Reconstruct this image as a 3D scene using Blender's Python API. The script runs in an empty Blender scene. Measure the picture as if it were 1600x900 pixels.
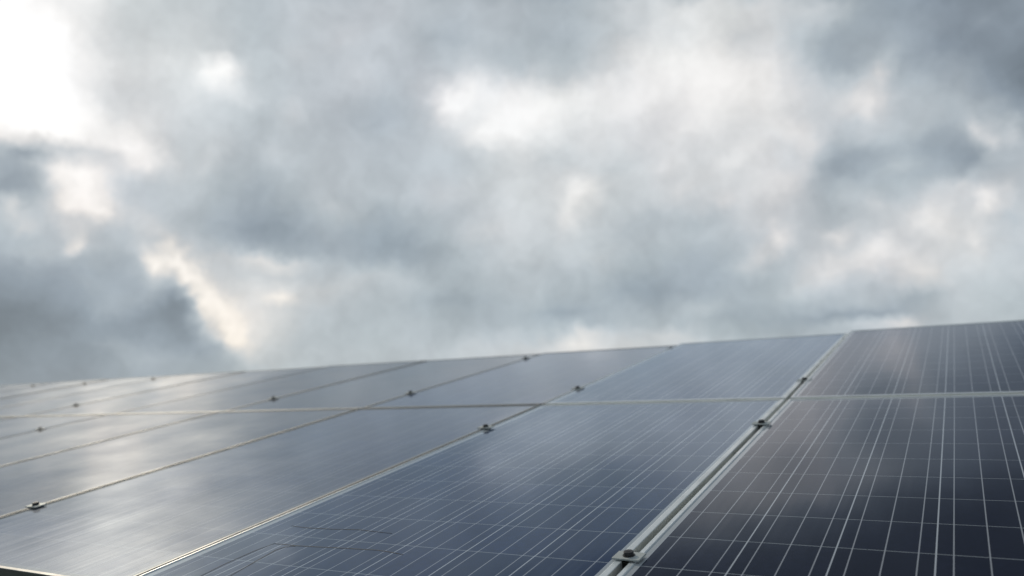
# solar array under a broken overcast sky
DARK_LINES=[([(-0.8448, 0.2895), (-0.8153, 0.2909), (-0.7794, 0.2894), (-0.7098, 0.2948), (-0.6393, 0.3005), (-0.5532, 0.3058), (-0.515, 0.3019), (-0.4754, 0.2949)], 0.0015), ([(-0.7851, 0.1058), (-0.7985, 0.19), (-0.8083, 0.2549), (-0.8009, 0.2769), (-0.7776, 0.2877)], 0.0016), ([(-0.8565, 0.0895), (-0.8621, 0.1575), (-0.8589, 0.2448), (-0.8485, 0.293)], 0.001), ([(-0.911, 0.4051), (-0.8524, 0.4006), (-0.7817, 0.4035), (-0.6996, 0.4131), (-0.5934, 0.4052)], 0.0013)]
TIP={(0,1):(.7,0),(1,1):(.9,0),(-1,1):(.3,0)}

SKY = [
[288, 288, 288, 288, 288, 288, 288, 288, 288, 288, 288, 288, 288, 288, 288, 292, 295, 299, 303, 305, 308, 313, 318, 322, 325, 326, 328, 329, 331, 332, 335, 341, 349, 360, 370, 377, 380, 382, 384, 386, 388, 389, 390, 391, 392, 392, 393, 394, 394, 396, 398, 400, 402, 404, 406, 408, 410, 414, 418, 421, 425, 428, 430, 432, 436, 440, 443, 447, 450, 450, 449, 448, 447, 445, 444, 444, 441, 437, 432, 428, 424, 421, 419, 416, 413, 409, 405, 402, 401, 401, 402, 403, 404, 404, 405, 408, 411, 414, 417, 420, 420, 420, 420, 420, 420, 420, 419, 418, 417, 417, 416, 416, 416, 416, 416, 416, 416, 416, 416, 416, 416, 416, 416, 416, 416],
[288, 288, 288, 288, 288, 288, 288, 288, 288, 288, 288, 288, 288, 288, 289, 292, 296, 300, 303, 305, 309, 314, 319, 323, 325, 326, 328, 330, 331, 332, 335, 342, 350, 360, 370, 378, 380, 382, 384, 386, 388, 389, 390, 391, 392, 392, 393, 394, 394, 396, 398, 400, 402, 404, 406, 408, 410, 414, 418, 421, 425, 428, 430, 432, 436, 439, 443, 447, 450, 450, 449, 448, 447, 445, 444, 444, 441, 437, 432, 428, 424, 421, 419, 417, 413, 410, 406, 402, 401, 401, 402, 403, 404, 404, 405, 408, 411, 414, 417, 419, 420, 420, 420, 420, 420, 420, 419, 418, 418, 417, 416, 416, 416, 416, 416, 416, 416, 416, 416, 416, 416, 416, 416, 416, 416],
[288, 288, 288, 288, 288, 288, 288, 288, 288, 288, 288, 288, 288, 288, 289, 292, 296, 300, 303, 305, 309, 314, 319, 323, 325, 326, 328, 330, 331, 333, 336, 342, 351, 361, 371, 378, 381, 382, 384, 386, 388, 390, 390, 391, 392, 392, 393, 394, 394, 396, 398, 400, 402, 404, 406, 408, 411, 414, 418, 421, 425, 428, 430, 432, 436, 439, 443, 447, 450, 450, 449, 448, 447, 445, 444, 444, 441, 437, 433, 428, 424, 421, 419, 417, 414, 410, 406, 402, 401, 401, 402, 403, 404, 404, 405, 407, 411, 414, 417, 419, 420, 420, 420, 420, 420, 420, 419, 419, 418, 417, 416, 416, 416, 416, 416, 416, 416, 416, 416, 416, 416, 416, 416, 416, 416],
[288, 288, 288, 288, 288, 288, 288, 288, 288, 288, 288, 288, 288, 288, 289, 293, 297, 301, 303, 306, 310, 315, 319, 323, 325, 326, 328, 330, 331, 333, 336, 343, 352, 362, 371, 378, 381, 382, 384, 386, 388, 390, 390, 391, 392, 392, 393, 394, 394, 396, 398, 400, 402, 405, 406, 408, 411, 414, 418, 421, 425, 428, 430, 432, 436, 439, 443, 447, 450, 450, 449, 448, 447, 445, 444, 444, 441, 437, 433, 428, 425, 421, 419, 417, 414, 410, 406, 403, 401, 401, 402, 403, 404, 404, 405, 407, 410, 413, 417, 419, 420, 420, 420, 420, 420, 420, 420, 419, 418, 417, 416, 416, 416, 416, 416, 416, 416, 416, 416, 416, 416, 416, 416, 416, 416],
[288, 288, 288, 288, 288, 288, 288, 288, 288, 288, 288, 288, 288, 288, 290, 293, 297, 301, 303, 306, 310, 315, 320, 323, 325, 327, 328, 330, 332, 333, 337, 343, 352, 363, 372, 379, 381, 382, 384, 386, 388, 390, 390, 391, 392, 392, 393, 394, 394, 396, 398, 400, 402, 405, 406, 408, 411, 414, 418, 421, 425, 428, 430, 432, 436, 439, 443, 447, 450, 450, 449, 448, 447, 446, 444, 444, 441, 437, 433, 429, 425, 422, 420, 417, 414, 410, 406, 403, 401, 401, 402, 403, 403, 404, 405, 407, 410, 413, 416, 419, 420, 420, 420, 420, 420, 420, 420, 419, 418, 417, 416, 416, 416, 416, 416, 416, 416, 416, 416, 416, 416, 416, 416, 416, 416],
[288, 288, 288, 288, 288, 288, 288, 288, 288, 288, 288, 288, 288, 288, 290, 294, 298, 301, 304, 307, 311, 316, 320, 324, 325, 327, 328, 330, 332, 333, 337, 344, 353, 363, 373, 379, 381, 382, 384, 386, 388, 390, 390, 391, 392, 392, 393, 394, 394, 396, 398, 400, 402, 405, 406, 408, 411, 414, 418, 421, 425, 428, 430, 432, 436, 439, 443, 447, 450, 450, 449, 448, 447, 446, 445, 444, 441, 438, 433, 429, 425, 422, 420, 417, 414, 411, 407, 403, 401, 401, 402, 403, 403, 404, 405, 407, 410, 413, 416, 419, 420, 420, 420, 420, 420, 420, 420, 419, 418, 417, 417, 416, 416, 416, 416, 416, 416, 416, 416, 416, 416, 416, 416, 416, 416],
[286, 286, 286, 286, 286, 286, 286, 286, 287, 287, 287, 287, 287, 287, 290, 294, 298, 301, 304, 307, 311, 316, 321, 324, 325, 327, 329, 330, 332, 333, 338, 345, 354, 364, 373, 379, 381, 383, 385, 387, 388, 390, 390, 391, 392, 393, 393, 394, 394, 396, 398, 400, 403, 405, 406, 408, 411, 414, 418, 421, 425, 428, 430, 432, 436, 439, 443, 447, 450, 450, 449, 448, 447, 446, 445, 444, 442, 438, 433, 429, 425, 422, 420, 417, 414, 411, 407, 403, 401, 401, 402, 403, 403, 404, 405, 406, 409, 413, 416, 418, 420, 420, 420, 420, 420, 420, 420, 419, 418, 417, 416, 416, 416, 416, 416, 416, 416, 416, 416, 416, 416, 416, 416, 415, 415],
[281, 281, 282, 282, 282, 282, 282, 282, 283, 283, 283, 283, 283, 284, 287, 291, 296, 300, 302, 306, 310, 315, 320, 323, 325, 326, 328, 330, 332, 333, 339, 347, 357, 368, 378, 385, 386, 387, 388, 389, 389, 390, 390, 391, 392, 392, 393, 393, 394, 395, 397, 399, 402, 404, 405, 407, 410, 413, 417, 421, 424, 427, 429, 432, 435, 439, 443, 447, 450, 451, 450, 449, 447, 446, 445, 444, 442, 438, 433, 428, 424, 421, 418, 416, 413, 410, 406, 403, 401, 401, 401, 402, 403, 403, 404, 405, 408, 412, 415, 418, 420, 420, 420, 420, 420, 420, 420, 419, 417, 416, 415, 414, 414, 414, 414, 414, 414, 414, 414, 414, 414, 414, 414, 413, 413],
[277, 277, 278, 278, 278, 278, 278, 278, 279, 279, 279, 279, 279, 279, 283, 287, 293, 297, 300, 304, 309, 314, 319, 322, 324, 326, 329, 332, 334, 334, 339, 346, 357, 371, 384, 393, 394, 393, 392, 392, 391, 390, 390, 391, 391, 392, 392, 392, 393, 394, 396, 398, 400, 402, 403, 405, 408, 411, 415, 419, 423, 426, 428, 431, 435, 439, 444, 448, 452, 453, 451, 450, 448, 446, 445, 444, 441, 437, 432, 427, 422, 418, 416, 414, 412, 409, 406, 403, 401, 401, 401, 401, 402, 402, 402, 404, 407, 411, 415, 418, 420, 420, 420, 420, 420, 420, 420, 418, 416, 415, 413, 412, 412, 412, 412, 412, 412, 412, 412, 412, 412, 412, 412, 411, 411],
[273, 273, 274, 274, 274, 275, 275, 275, 276, 276, 275, 274, 273, 274, 277, 283, 289, 294, 298, 302, 308, 315, 324, 335, 342, 344, 340, 334, 330, 326, 327, 334, 349, 374, 396, 405, 404, 402, 400, 398, 396, 395, 394, 394, 394, 394, 394, 393, 393, 394, 395, 397, 398, 400, 401, 403, 406, 409, 413, 417, 421, 424, 426, 429, 434, 439, 445, 450, 454, 455, 453, 451, 449, 447, 445, 444, 441, 437, 431, 426, 420, 416, 413, 412, 410, 407, 405, 403, 401, 401, 401, 401, 401, 401, 401, 403, 406, 410, 414, 417, 420, 420, 420, 420, 420, 420, 420, 418, 416, 414, 412, 411, 411, 411, 411, 410, 410, 409, 409, 408, 408, 407, 406, 405, 404],
[264, 264, 265, 265, 266, 267, 267, 268, 268, 268, 267, 265, 263, 263, 267, 273, 281, 288, 295, 305, 318, 332, 339, 336, 326, 320, 317, 315, 310, 306, 315, 335, 374, 423, 429, 416, 409, 406, 404, 401, 398, 397, 397, 397, 397, 397, 396, 396, 395, 395, 396, 397, 398, 399, 400, 401, 404, 408, 412, 416, 420, 423, 425, 429, 433, 439, 446, 452, 457, 457, 455, 452, 450, 448, 446, 444, 441, 436, 431, 425, 419, 414, 411, 410, 408, 406, 404, 402, 401, 400, 400, 400, 400, 399, 399, 400, 402, 406, 410, 413, 415, 416, 415, 415, 416, 416, 415, 413, 410, 407, 404, 402, 401, 401, 400, 399, 398, 397, 396, 395, 394, 393, 392, 391, 390],
[262, 261, 261, 260, 259, 260, 260, 260, 260, 260, 258, 254, 250, 248, 253, 261, 271, 280, 288, 295, 301, 304, 304, 302, 300, 298, 297, 294, 294, 309, 349, 402, 488, 517, 454, 426, 417, 411, 405, 399, 394, 391, 390, 390, 389, 389, 389, 388, 388, 389, 390, 391, 392, 393, 393, 395, 398, 401, 405, 409, 412, 415, 417, 420, 423, 428, 437, 459, 485, 486, 462, 443, 435, 432, 431, 430, 428, 425, 423, 422, 424, 424, 419, 412, 403, 397, 393, 390, 388, 387, 386, 385, 384, 383, 382, 382, 385, 388, 391, 394, 397, 397, 398, 400, 402, 404, 404, 402, 398, 395, 391, 389, 388, 388, 387, 386, 386, 385, 385, 384, 384, 384, 384, 384, 383],
[277, 275, 274, 272, 271, 270, 268, 267, 266, 264, 260, 255, 249, 246, 250, 257, 266, 275, 283, 293, 300, 302, 300, 294, 289, 285, 282, 282, 292, 331, 416, 499, 527, 496, 454, 440, 428, 419, 411, 403, 396, 391, 390, 389, 387, 386, 385, 384, 384, 384, 383, 383, 382, 381, 381, 382, 383, 385, 388, 390, 392, 394, 395, 396, 397, 399, 402, 413, 433, 452, 441, 419, 406, 403, 403, 407, 414, 424, 431, 429, 417, 401, 389, 382, 378, 375, 373, 371, 369, 368, 367, 366, 366, 367, 372, 378, 389, 399, 407, 417, 443, 465, 436, 403, 393, 394, 397, 395, 392, 389, 386, 384, 383, 383, 383, 383, 383, 383, 383, 382, 382, 382, 382, 382, 381],
[289, 288, 287, 286, 285, 283, 282, 281, 280, 278, 275, 271, 266, 265, 267, 274, 281, 288, 296, 310, 327, 337, 333, 317, 303, 294, 282, 272, 283, 341, 461, 531, 513, 474, 454, 446, 435, 425, 415, 406, 397, 391, 389, 388, 386, 384, 383, 382, 383, 383, 383, 382, 382, 380, 378, 377, 376, 375, 374, 374, 374, 374, 374, 372, 368, 362, 356, 352, 353, 358, 364, 368, 371, 373, 375, 376, 377, 376, 375, 373, 372, 373, 374, 368, 357, 351, 351, 351, 349, 348, 345, 342, 337, 332, 327, 323, 321, 320, 321, 325, 334, 347, 366, 381, 392, 398, 401, 398, 394, 389, 385, 382, 382, 381, 381, 381, 381, 381, 381, 380, 380, 380, 380, 380, 381],
[315, 311, 307, 304, 301, 298, 296, 294, 292, 289, 287, 284, 282, 283, 286, 292, 299, 304, 309, 317, 329, 339, 344, 342, 336, 326, 304, 276, 286, 383, 514, 524, 481, 450, 443, 441, 435, 428, 420, 412, 404, 399, 397, 395, 392, 389, 386, 384, 382, 380, 378, 375, 372, 369, 367, 366, 367, 367, 368, 369, 369, 370, 370, 366, 357, 345, 335, 329, 330, 338, 347, 356, 361, 364, 365, 365, 365, 366, 366, 367, 371, 382, 390, 381, 368, 360, 359, 359, 359, 360, 361, 361, 361, 361, 361, 361, 365, 370, 373, 372, 365, 356, 357, 372, 389, 400, 404, 401, 396, 390, 386, 384, 380, 380, 380, 381, 381, 382, 383, 384, 384, 385, 386, 387, 388],
[343, 340, 337, 334, 331, 327, 324, 321, 318, 314, 311, 306, 302, 300, 301, 303, 307, 313, 326, 341, 341, 337, 337, 341, 350, 357, 346, 323, 361, 496, 518, 472, 445, 438, 440, 450, 478, 499, 471, 432, 416, 411, 408, 405, 401, 397, 393, 389, 385, 381, 375, 369, 363, 357, 353, 352, 354, 357, 361, 365, 369, 373, 376, 377, 376, 371, 364, 360, 359, 361, 362, 361, 358, 353, 348, 344, 343, 344, 346, 348, 351, 354, 355, 357, 358, 360, 362, 364, 368, 374, 384, 395, 401, 401, 398, 392, 389, 388, 391, 394, 397, 406, 421, 437, 438, 424, 412, 406, 401, 396, 398, 406, 389, 387, 387, 388, 389, 390, 391, 392, 393, 394, 395, 395, 396],
[354, 352, 350, 349, 348, 347, 346, 345, 343, 341, 338, 334, 331, 329, 328, 328, 328, 328, 331, 333, 336, 340, 344, 351, 379, 420, 423, 428, 531, 510, 445, 430, 429, 430, 433, 435, 436, 435, 429, 424, 420, 419, 416, 413, 409, 405, 401, 397, 394, 390, 385, 379, 373, 368, 364, 363, 365, 367, 370, 374, 378, 383, 389, 394, 395, 390, 384, 380, 377, 375, 370, 361, 349, 340, 331, 326, 324, 325, 328, 332, 336, 340, 342, 345, 348, 353, 359, 363, 367, 371, 379, 396, 417, 429, 435, 430, 419, 411, 413, 417, 419, 435, 466, 485, 470, 442, 427, 421, 417, 409, 404, 403, 395, 394, 395, 396, 396, 396, 397, 397, 398, 399, 400, 401, 402],
[369, 367, 365, 363, 361, 359, 357, 355, 353, 352, 350, 350, 352, 362, 373, 377, 373, 368, 363, 358, 357, 356, 357, 383, 466, 529, 500, 531, 525, 433, 420, 418, 417, 417, 418, 419, 417, 414, 411, 407, 405, 404, 404, 404, 405, 405, 405, 404, 403, 400, 394, 388, 382, 377, 373, 372, 374, 377, 380, 383, 386, 391, 396, 399, 400, 396, 390, 387, 385, 384, 379, 373, 365, 357, 348, 343, 340, 340, 339, 339, 340, 340, 341, 344, 348, 356, 365, 370, 372, 375, 380, 389, 409, 438, 452, 459, 457, 449, 459, 464, 447, 462, 480, 468, 453, 440, 435, 434, 441, 420, 408, 401, 398, 399, 400, 400, 401, 402, 403, 404, 405, 406, 407, 408, 409],
[370, 372, 373, 374, 373, 372, 371, 369, 367, 366, 364, 363, 363, 368, 374, 380, 392, 447, 474, 411, 393, 385, 379, 401, 439, 444, 478, 517, 436, 423, 420, 419, 422, 429, 440, 450, 451, 443, 429, 414, 400, 389, 381, 377, 374, 373, 372, 372, 372, 373, 373, 372, 372, 371, 372, 373, 377, 382, 387, 392, 397, 401, 403, 404, 403, 401, 399, 398, 399, 399, 397, 392, 385, 377, 370, 363, 359, 356, 352, 349, 347, 346, 346, 348, 354, 364, 389, 418, 408, 388, 388, 395, 406, 420, 440, 455, 457, 460, 471, 489, 486, 467, 462, 445, 445, 451, 451, 447, 471, 431, 414, 407, 405, 406, 407, 408, 408, 409, 410, 411, 411, 411, 411, 411, 411],
[360, 361, 363, 365, 367, 368, 369, 371, 372, 373, 373, 375, 377, 427, 405, 393, 401, 428, 447, 408, 394, 390, 388, 405, 414, 413, 498, 426, 413, 406, 397, 385, 373, 363, 356, 353, 351, 350, 349, 348, 348, 347, 347, 345, 342, 339, 335, 333, 332, 334, 338, 343, 349, 356, 363, 369, 377, 384, 392, 400, 406, 411, 413, 413, 412, 411, 410, 409, 408, 410, 411, 413, 410, 400, 388, 379, 374, 371, 367, 364, 361, 359, 358, 361, 365, 371, 382, 414, 445, 436, 422, 406, 409, 415, 420, 426, 431, 433, 434, 447, 475, 454, 441, 449, 464, 476, 472, 455, 466, 437, 417, 400, 409, 411, 411, 411, 411, 411, 411, 411, 411, 411, 411, 411, 411],
[353, 353, 354, 355, 356, 358, 359, 361, 362, 364, 365, 399, 425, 410, 401, 413, 427, 435, 435, 428, 418, 407, 402, 414, 428, 436, 419, 394, 392, 382, 369, 353, 338, 326, 316, 314, 316, 320, 326, 333, 339, 343, 342, 339, 334, 329, 323, 320, 319, 322, 328, 335, 343, 353, 363, 371, 380, 389, 397, 405, 411, 416, 418, 417, 417, 416, 415, 416, 414, 412, 410, 408, 407, 405, 400, 392, 386, 383, 381, 379, 377, 376, 376, 377, 382, 387, 393, 400, 411, 446, 494, 439, 414, 413, 421, 455, 485, 450, 422, 421, 428, 436, 449, 472, 489, 488, 471, 451, 444, 446, 418, 385, 407, 411, 411, 411, 411, 411, 411, 411, 411, 411, 411, 410, 409],
[351, 352, 352, 352, 353, 353, 353, 353, 354, 354, 350, 386, 436, 379, 403, 436, 486, 516, 519, 525, 518, 443, 419, 423, 423, 410, 391, 385, 379, 367, 352, 337, 323, 310, 301, 302, 309, 318, 330, 340, 349, 354, 352, 346, 340, 334, 328, 324, 324, 329, 336, 344, 355, 366, 376, 384, 395, 407, 415, 420, 423, 425, 425, 423, 423, 422, 425, 431, 428, 421, 417, 413, 408, 402, 398, 394, 393, 393, 392, 390, 388, 386, 387, 390, 395, 402, 409, 415, 421, 434, 469, 449, 419, 412, 407, 405, 405, 405, 408, 413, 419, 425, 437, 459, 476, 473, 456, 440, 439, 501, 443, 426, 411, 411, 411, 411, 411, 410, 410, 409, 408, 406, 405, 404, 402],
[349, 350, 350, 350, 351, 351, 351, 352, 352, 350, 339, 318, 321, 337, 374, 425, 493, 529, 533, 513, 483, 445, 426, 414, 403, 396, 392, 388, 384, 374, 360, 345, 332, 321, 314, 317, 324, 334, 345, 357, 367, 372, 371, 366, 359, 349, 341, 336, 336, 342, 349, 359, 369, 378, 386, 393, 402, 414, 425, 433, 437, 437, 434, 430, 429, 429, 434, 455, 454, 433, 425, 421, 416, 409, 402, 395, 392, 392, 392, 392, 389, 383, 380, 384, 396, 407, 416, 423, 428, 432, 433, 429, 419, 410, 401, 393, 391, 394, 402, 419, 426, 415, 410, 418, 429, 438, 441, 438, 439, 490, 440, 440, 410, 408, 408, 406, 405, 404, 403, 401, 400, 399, 398, 397, 396],
[412, 396, 379, 366, 355, 349, 349, 350, 350, 349, 340, 320, 321, 346, 388, 436, 503, 531, 529, 500, 452, 418, 401, 397, 396, 395, 394, 393, 391, 383, 371, 358, 347, 339, 333, 337, 343, 352, 364, 378, 394, 404, 405, 396, 381, 368, 359, 353, 354, 359, 366, 373, 380, 386, 392, 396, 401, 408, 416, 423, 429, 433, 434, 433, 432, 432, 440, 471, 481, 449, 435, 429, 424, 419, 413, 407, 403, 400, 399, 400, 402, 403, 402, 402, 409, 419, 426, 432, 437, 441, 438, 431, 423, 411, 395, 382, 381, 393, 395, 386, 380, 376, 377, 385, 397, 413, 428, 438, 433, 425, 410, 411, 402, 402, 400, 399, 398, 397, 397, 396, 394, 392, 390, 387, 384],
[510, 491, 469, 448, 429, 414, 399, 384, 371, 360, 348, 339, 347, 376, 416, 465, 520, 540, 534, 498, 448, 417, 403, 400, 399, 399, 398, 397, 398, 392, 380, 368, 359, 351, 347, 352, 359, 368, 379, 390, 398, 399, 395, 390, 385, 381, 378, 375, 375, 379, 385, 391, 397, 401, 402, 403, 407, 412, 417, 423, 428, 433, 435, 436, 437, 438, 444, 472, 494, 488, 478, 462, 443, 431, 426, 422, 421, 424, 428, 429, 427, 425, 427, 434, 452, 462, 451, 445, 448, 454, 458, 456, 445, 424, 397, 374, 368, 376, 373, 365, 364, 365, 363, 361, 359, 359, 361, 361, 359, 363, 375, 387, 394, 396, 395, 393, 392, 389, 387, 384, 382, 379, 376, 373, 371],
[533, 533, 533, 532, 522, 509, 491, 471, 452, 431, 401, 351, 319, 322, 362, 419, 457, 468, 465, 453, 443, 438, 436, 432, 425, 417, 409, 406, 408, 406, 392, 379, 370, 363, 359, 363, 369, 376, 383, 390, 396, 397, 397, 395, 394, 393, 391, 390, 391, 393, 396, 400, 406, 413, 417, 417, 417, 418, 422, 427, 432, 436, 439, 440, 442, 444, 449, 469, 501, 521, 524, 502, 467, 443, 434, 431, 430, 431, 436, 446, 455, 456, 449, 444, 445, 447, 447, 448, 452, 460, 467, 464, 453, 433, 401, 365, 343, 340, 340, 343, 354, 375, 386, 375, 358, 347, 339, 325, 312, 326, 391, 385, 387, 386, 383, 381, 378, 376, 374, 372, 370, 366, 358, 348, 338],
[536, 537, 538, 538, 539, 539, 540, 541, 541, 529, 513, 490, 467, 449, 434, 424, 422, 429, 437, 441, 449, 472, 493, 491, 466, 438, 420, 412, 416, 419, 406, 391, 382, 376, 374, 377, 381, 385, 388, 392, 396, 396, 395, 394, 393, 391, 390, 389, 390, 392, 394, 397, 400, 404, 408, 414, 420, 424, 426, 430, 434, 439, 441, 442, 443, 444, 447, 457, 483, 501, 502, 481, 447, 434, 433, 433, 435, 440, 444, 446, 446, 449, 453, 456, 456, 454, 452, 452, 453, 455, 452, 441, 436, 437, 414, 367, 335, 331, 333, 338, 345, 353, 359, 356, 345, 334, 330, 329, 335, 401, 448, 410, 419, 375, 371, 370, 366, 360, 350, 342, 333, 324, 315, 307, 300],
[536, 537, 539, 540, 542, 543, 545, 546, 547, 548, 549, 549, 549, 549, 547, 546, 544, 528, 514, 510, 520, 536, 532, 507, 469, 439, 422, 414, 416, 422, 413, 398, 389, 386, 389, 396, 400, 398, 394, 394, 395, 394, 393, 392, 391, 389, 388, 387, 388, 390, 391, 393, 395, 397, 399, 403, 410, 417, 425, 431, 438, 443, 445, 443, 440, 439, 440, 443, 448, 454, 454, 445, 432, 423, 423, 430, 439, 451, 464, 469, 462, 453, 450, 451, 457, 467, 471, 466, 459, 457, 451, 438, 433, 445, 435, 392, 359, 358, 361, 363, 367, 370, 369, 362, 351, 344, 346, 356, 386, 451, 419, 398, 396, 350, 340, 332, 325, 318, 311, 304, 297, 291, 288, 287, 285],
[537, 538, 539, 541, 543, 544, 546, 547, 549, 550, 550, 550, 550, 550, 548, 547, 545, 543, 525, 504, 502, 508, 501, 480, 457, 438, 425, 417, 416, 418, 414, 401, 392, 391, 396, 404, 405, 401, 395, 394, 394, 394, 393, 391, 389, 388, 387, 385, 386, 387, 389, 390, 392, 394, 395, 399, 406, 414, 422, 431, 439, 446, 449, 446, 441, 434, 429, 428, 431, 436, 439, 439, 438, 435, 431, 431, 436, 446, 457, 463, 463, 458, 454, 454, 454, 457, 462, 470, 472, 466, 457, 445, 444, 462, 461, 422, 389, 385, 392, 400, 401, 396, 394, 392, 383, 376, 374, 374, 379, 388, 377, 359, 336, 314, 301, 293, 290, 288, 287, 286, 285, 283, 281, 279, 278],
[537, 538, 540, 541, 543, 545, 547, 548, 550, 551, 551, 552, 551, 551, 549, 548, 546, 541, 514, 488, 470, 477, 482, 471, 456, 441, 428, 419, 417, 415, 411, 403, 395, 392, 393, 396, 398, 398, 395, 394, 394, 393, 392, 390, 387, 385, 383, 381, 382, 385, 388, 391, 394, 398, 402, 408, 417, 426, 434, 443, 452, 459, 462, 459, 455, 450, 443, 438, 435, 437, 441, 444, 446, 446, 447, 447, 447, 451, 458, 463, 464, 463, 462, 463, 463, 463, 463, 463, 464, 465, 464, 466, 479, 479, 460, 434, 413, 405, 406, 411, 415, 408, 396, 392, 392, 389, 382, 376, 375, 372, 364, 343, 314, 287, 275, 272, 275, 279, 280, 279, 277, 276, 274, 273, 275],
[537, 539, 540, 542, 544, 546, 548, 549, 551, 552, 552, 552, 552, 551, 550, 548, 546, 521, 488, 466, 460, 457, 460, 457, 449, 440, 431, 425, 420, 415, 410, 403, 397, 392, 391, 394, 401, 409, 405, 397, 395, 393, 390, 387, 382, 378, 374, 372, 374, 379, 384, 390, 397, 405, 413, 428, 453, 485, 502, 505, 502, 497, 492, 486, 479, 472, 465, 459, 454, 453, 456, 459, 461, 461, 461, 460, 461, 462, 465, 472, 483, 487, 485, 479, 475, 472, 470, 468, 467, 467, 472, 481, 476, 453, 440, 430, 423, 428, 441, 459, 466, 438, 410, 396, 391, 385, 380, 374, 369, 354, 335, 314, 290, 267, 255, 255, 263, 270, 273, 273, 275, 278, 281, 285, 290],
[537, 539, 540, 542, 544, 546, 548, 550, 551, 552, 553, 553, 553, 552, 550, 549, 536, 511, 480, 459, 454, 449, 447, 446, 444, 440, 437, 433, 428, 421, 415, 408, 402, 396, 394, 396, 408, 425, 420, 404, 396, 393, 390, 385, 377, 370, 364, 360, 363, 369, 377, 387, 399, 414, 428, 443, 467, 501, 531, 531, 531, 531, 531, 515, 501, 490, 482, 472, 465, 463, 468, 474, 479, 480, 478, 476, 473, 471, 472, 474, 479, 487, 494, 497, 493, 488, 485, 482, 481, 482, 485, 478, 464, 450, 439, 431, 429, 436, 450, 477, 486, 450, 414, 397, 388, 379, 370, 360, 351, 337, 318, 298, 277, 256, 246, 249, 262, 273, 280, 285, 289, 293, 297, 301, 304],
[537, 539, 541, 542, 544, 546, 548, 550, 551, 552, 553, 553, 553, 552, 551, 544, 525, 507, 488, 470, 459, 453, 450, 448, 445, 442, 440, 439, 436, 435, 436, 434, 426, 413, 404, 400, 405, 419, 419, 406, 399, 396, 393, 387, 379, 370, 363, 358, 361, 367, 376, 389, 410, 442, 481, 495, 489, 484, 494, 518, 531, 531, 531, 531, 523, 506, 495, 488, 482, 479, 484, 488, 493, 496, 496, 494, 492, 490, 487, 488, 490, 493, 497, 501, 503, 502, 499, 496, 494, 494, 494, 489, 477, 460, 444, 429, 418, 415, 420, 430, 442, 440, 401, 378, 369, 359, 349, 341, 335, 324, 309, 293, 277, 264, 261, 268, 280, 290, 296, 300, 303, 304, 304, 304, 304],
[532, 535, 539, 542, 544, 546, 548, 550, 551, 552, 553, 553, 553, 552, 550, 546, 528, 507, 485, 468, 458, 455, 454, 451, 448, 445, 443, 447, 459, 477, 475, 448, 422, 407, 400, 398, 399, 404, 406, 403, 401, 399, 397, 394, 388, 381, 374, 368, 370, 374, 382, 398, 425, 479, 524, 531, 520, 497, 487, 493, 506, 522, 531, 531, 527, 517, 507, 501, 497, 495, 496, 498, 501, 504, 505, 505, 506, 507, 503, 498, 499, 503, 507, 510, 512, 510, 506, 504, 502, 501, 500, 492, 479, 456, 432, 413, 394, 384, 382, 383, 408, 459, 408, 358, 346, 340, 333, 326, 321, 313, 302, 292, 284, 281, 283, 290, 298, 302, 303, 304, 304, 304, 304, 304, 304],
[532, 532, 533, 535, 538, 542, 546, 550, 551, 552, 553, 553, 553, 552, 550, 549, 533, 499, 472, 456, 448, 449, 451, 451, 450, 448, 448, 462, 503, 532, 527, 468, 418, 399, 395, 396, 397, 399, 400, 401, 401, 401, 402, 403, 402, 396, 389, 382, 382, 384, 393, 412, 432, 470, 508, 523, 524, 513, 496, 491, 497, 504, 507, 510, 510, 508, 506, 504, 503, 502, 501, 501, 501, 502, 503, 503, 504, 510, 516, 506, 502, 504, 509, 515, 517, 515, 509, 505, 501, 499, 497, 489, 470, 443, 417, 390, 366, 352, 350, 354, 369, 399, 380, 342, 331, 322, 313, 304, 298, 293, 290, 290, 289, 290, 293, 298, 301, 303, 303, 304, 304, 304, 300, 291, 280],
[536, 537, 536, 536, 536, 537, 538, 541, 544, 547, 546, 545, 551, 551, 550, 548, 518, 490, 464, 445, 436, 437, 440, 442, 442, 441, 442, 450, 468, 485, 469, 432, 408, 396, 395, 397, 400, 403, 404, 402, 402, 402, 405, 410, 412, 407, 399, 391, 389, 390, 398, 415, 422, 428, 444, 465, 500, 511, 488, 468, 469, 475, 477, 475, 472, 469, 467, 464, 463, 463, 465, 469, 474, 481, 488, 494, 502, 504, 510, 512, 504, 503, 507, 513, 516, 513, 506, 499, 491, 487, 487, 478, 456, 430, 407, 381, 358, 347, 349, 354, 357, 359, 350, 339, 329, 319, 309, 301, 295, 293, 301, 316, 297, 294, 297, 300, 302, 303, 302, 295, 286, 275, 264, 253, 242],
[537, 538, 540, 541, 541, 542, 541, 541, 540, 540, 534, 528, 524, 520, 517, 512, 501, 482, 460, 441, 430, 429, 431, 432, 433, 432, 432, 431, 428, 423, 414, 404, 395, 390, 392, 396, 404, 414, 417, 410, 405, 403, 404, 406, 408, 405, 400, 395, 393, 392, 394, 401, 403, 403, 408, 418, 442, 459, 442, 427, 424, 425, 425, 423, 420, 417, 414, 412, 411, 411, 418, 426, 436, 450, 468, 490, 502, 502, 498, 501, 503, 501, 504, 507, 509, 506, 500, 489, 472, 459, 458, 454, 435, 416, 399, 381, 362, 351, 350, 349, 346, 340, 334, 329, 326, 320, 314, 308, 302, 298, 301, 303, 296, 298, 299, 294, 288, 279, 268, 258, 248, 240, 232, 223, 215],
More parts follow.
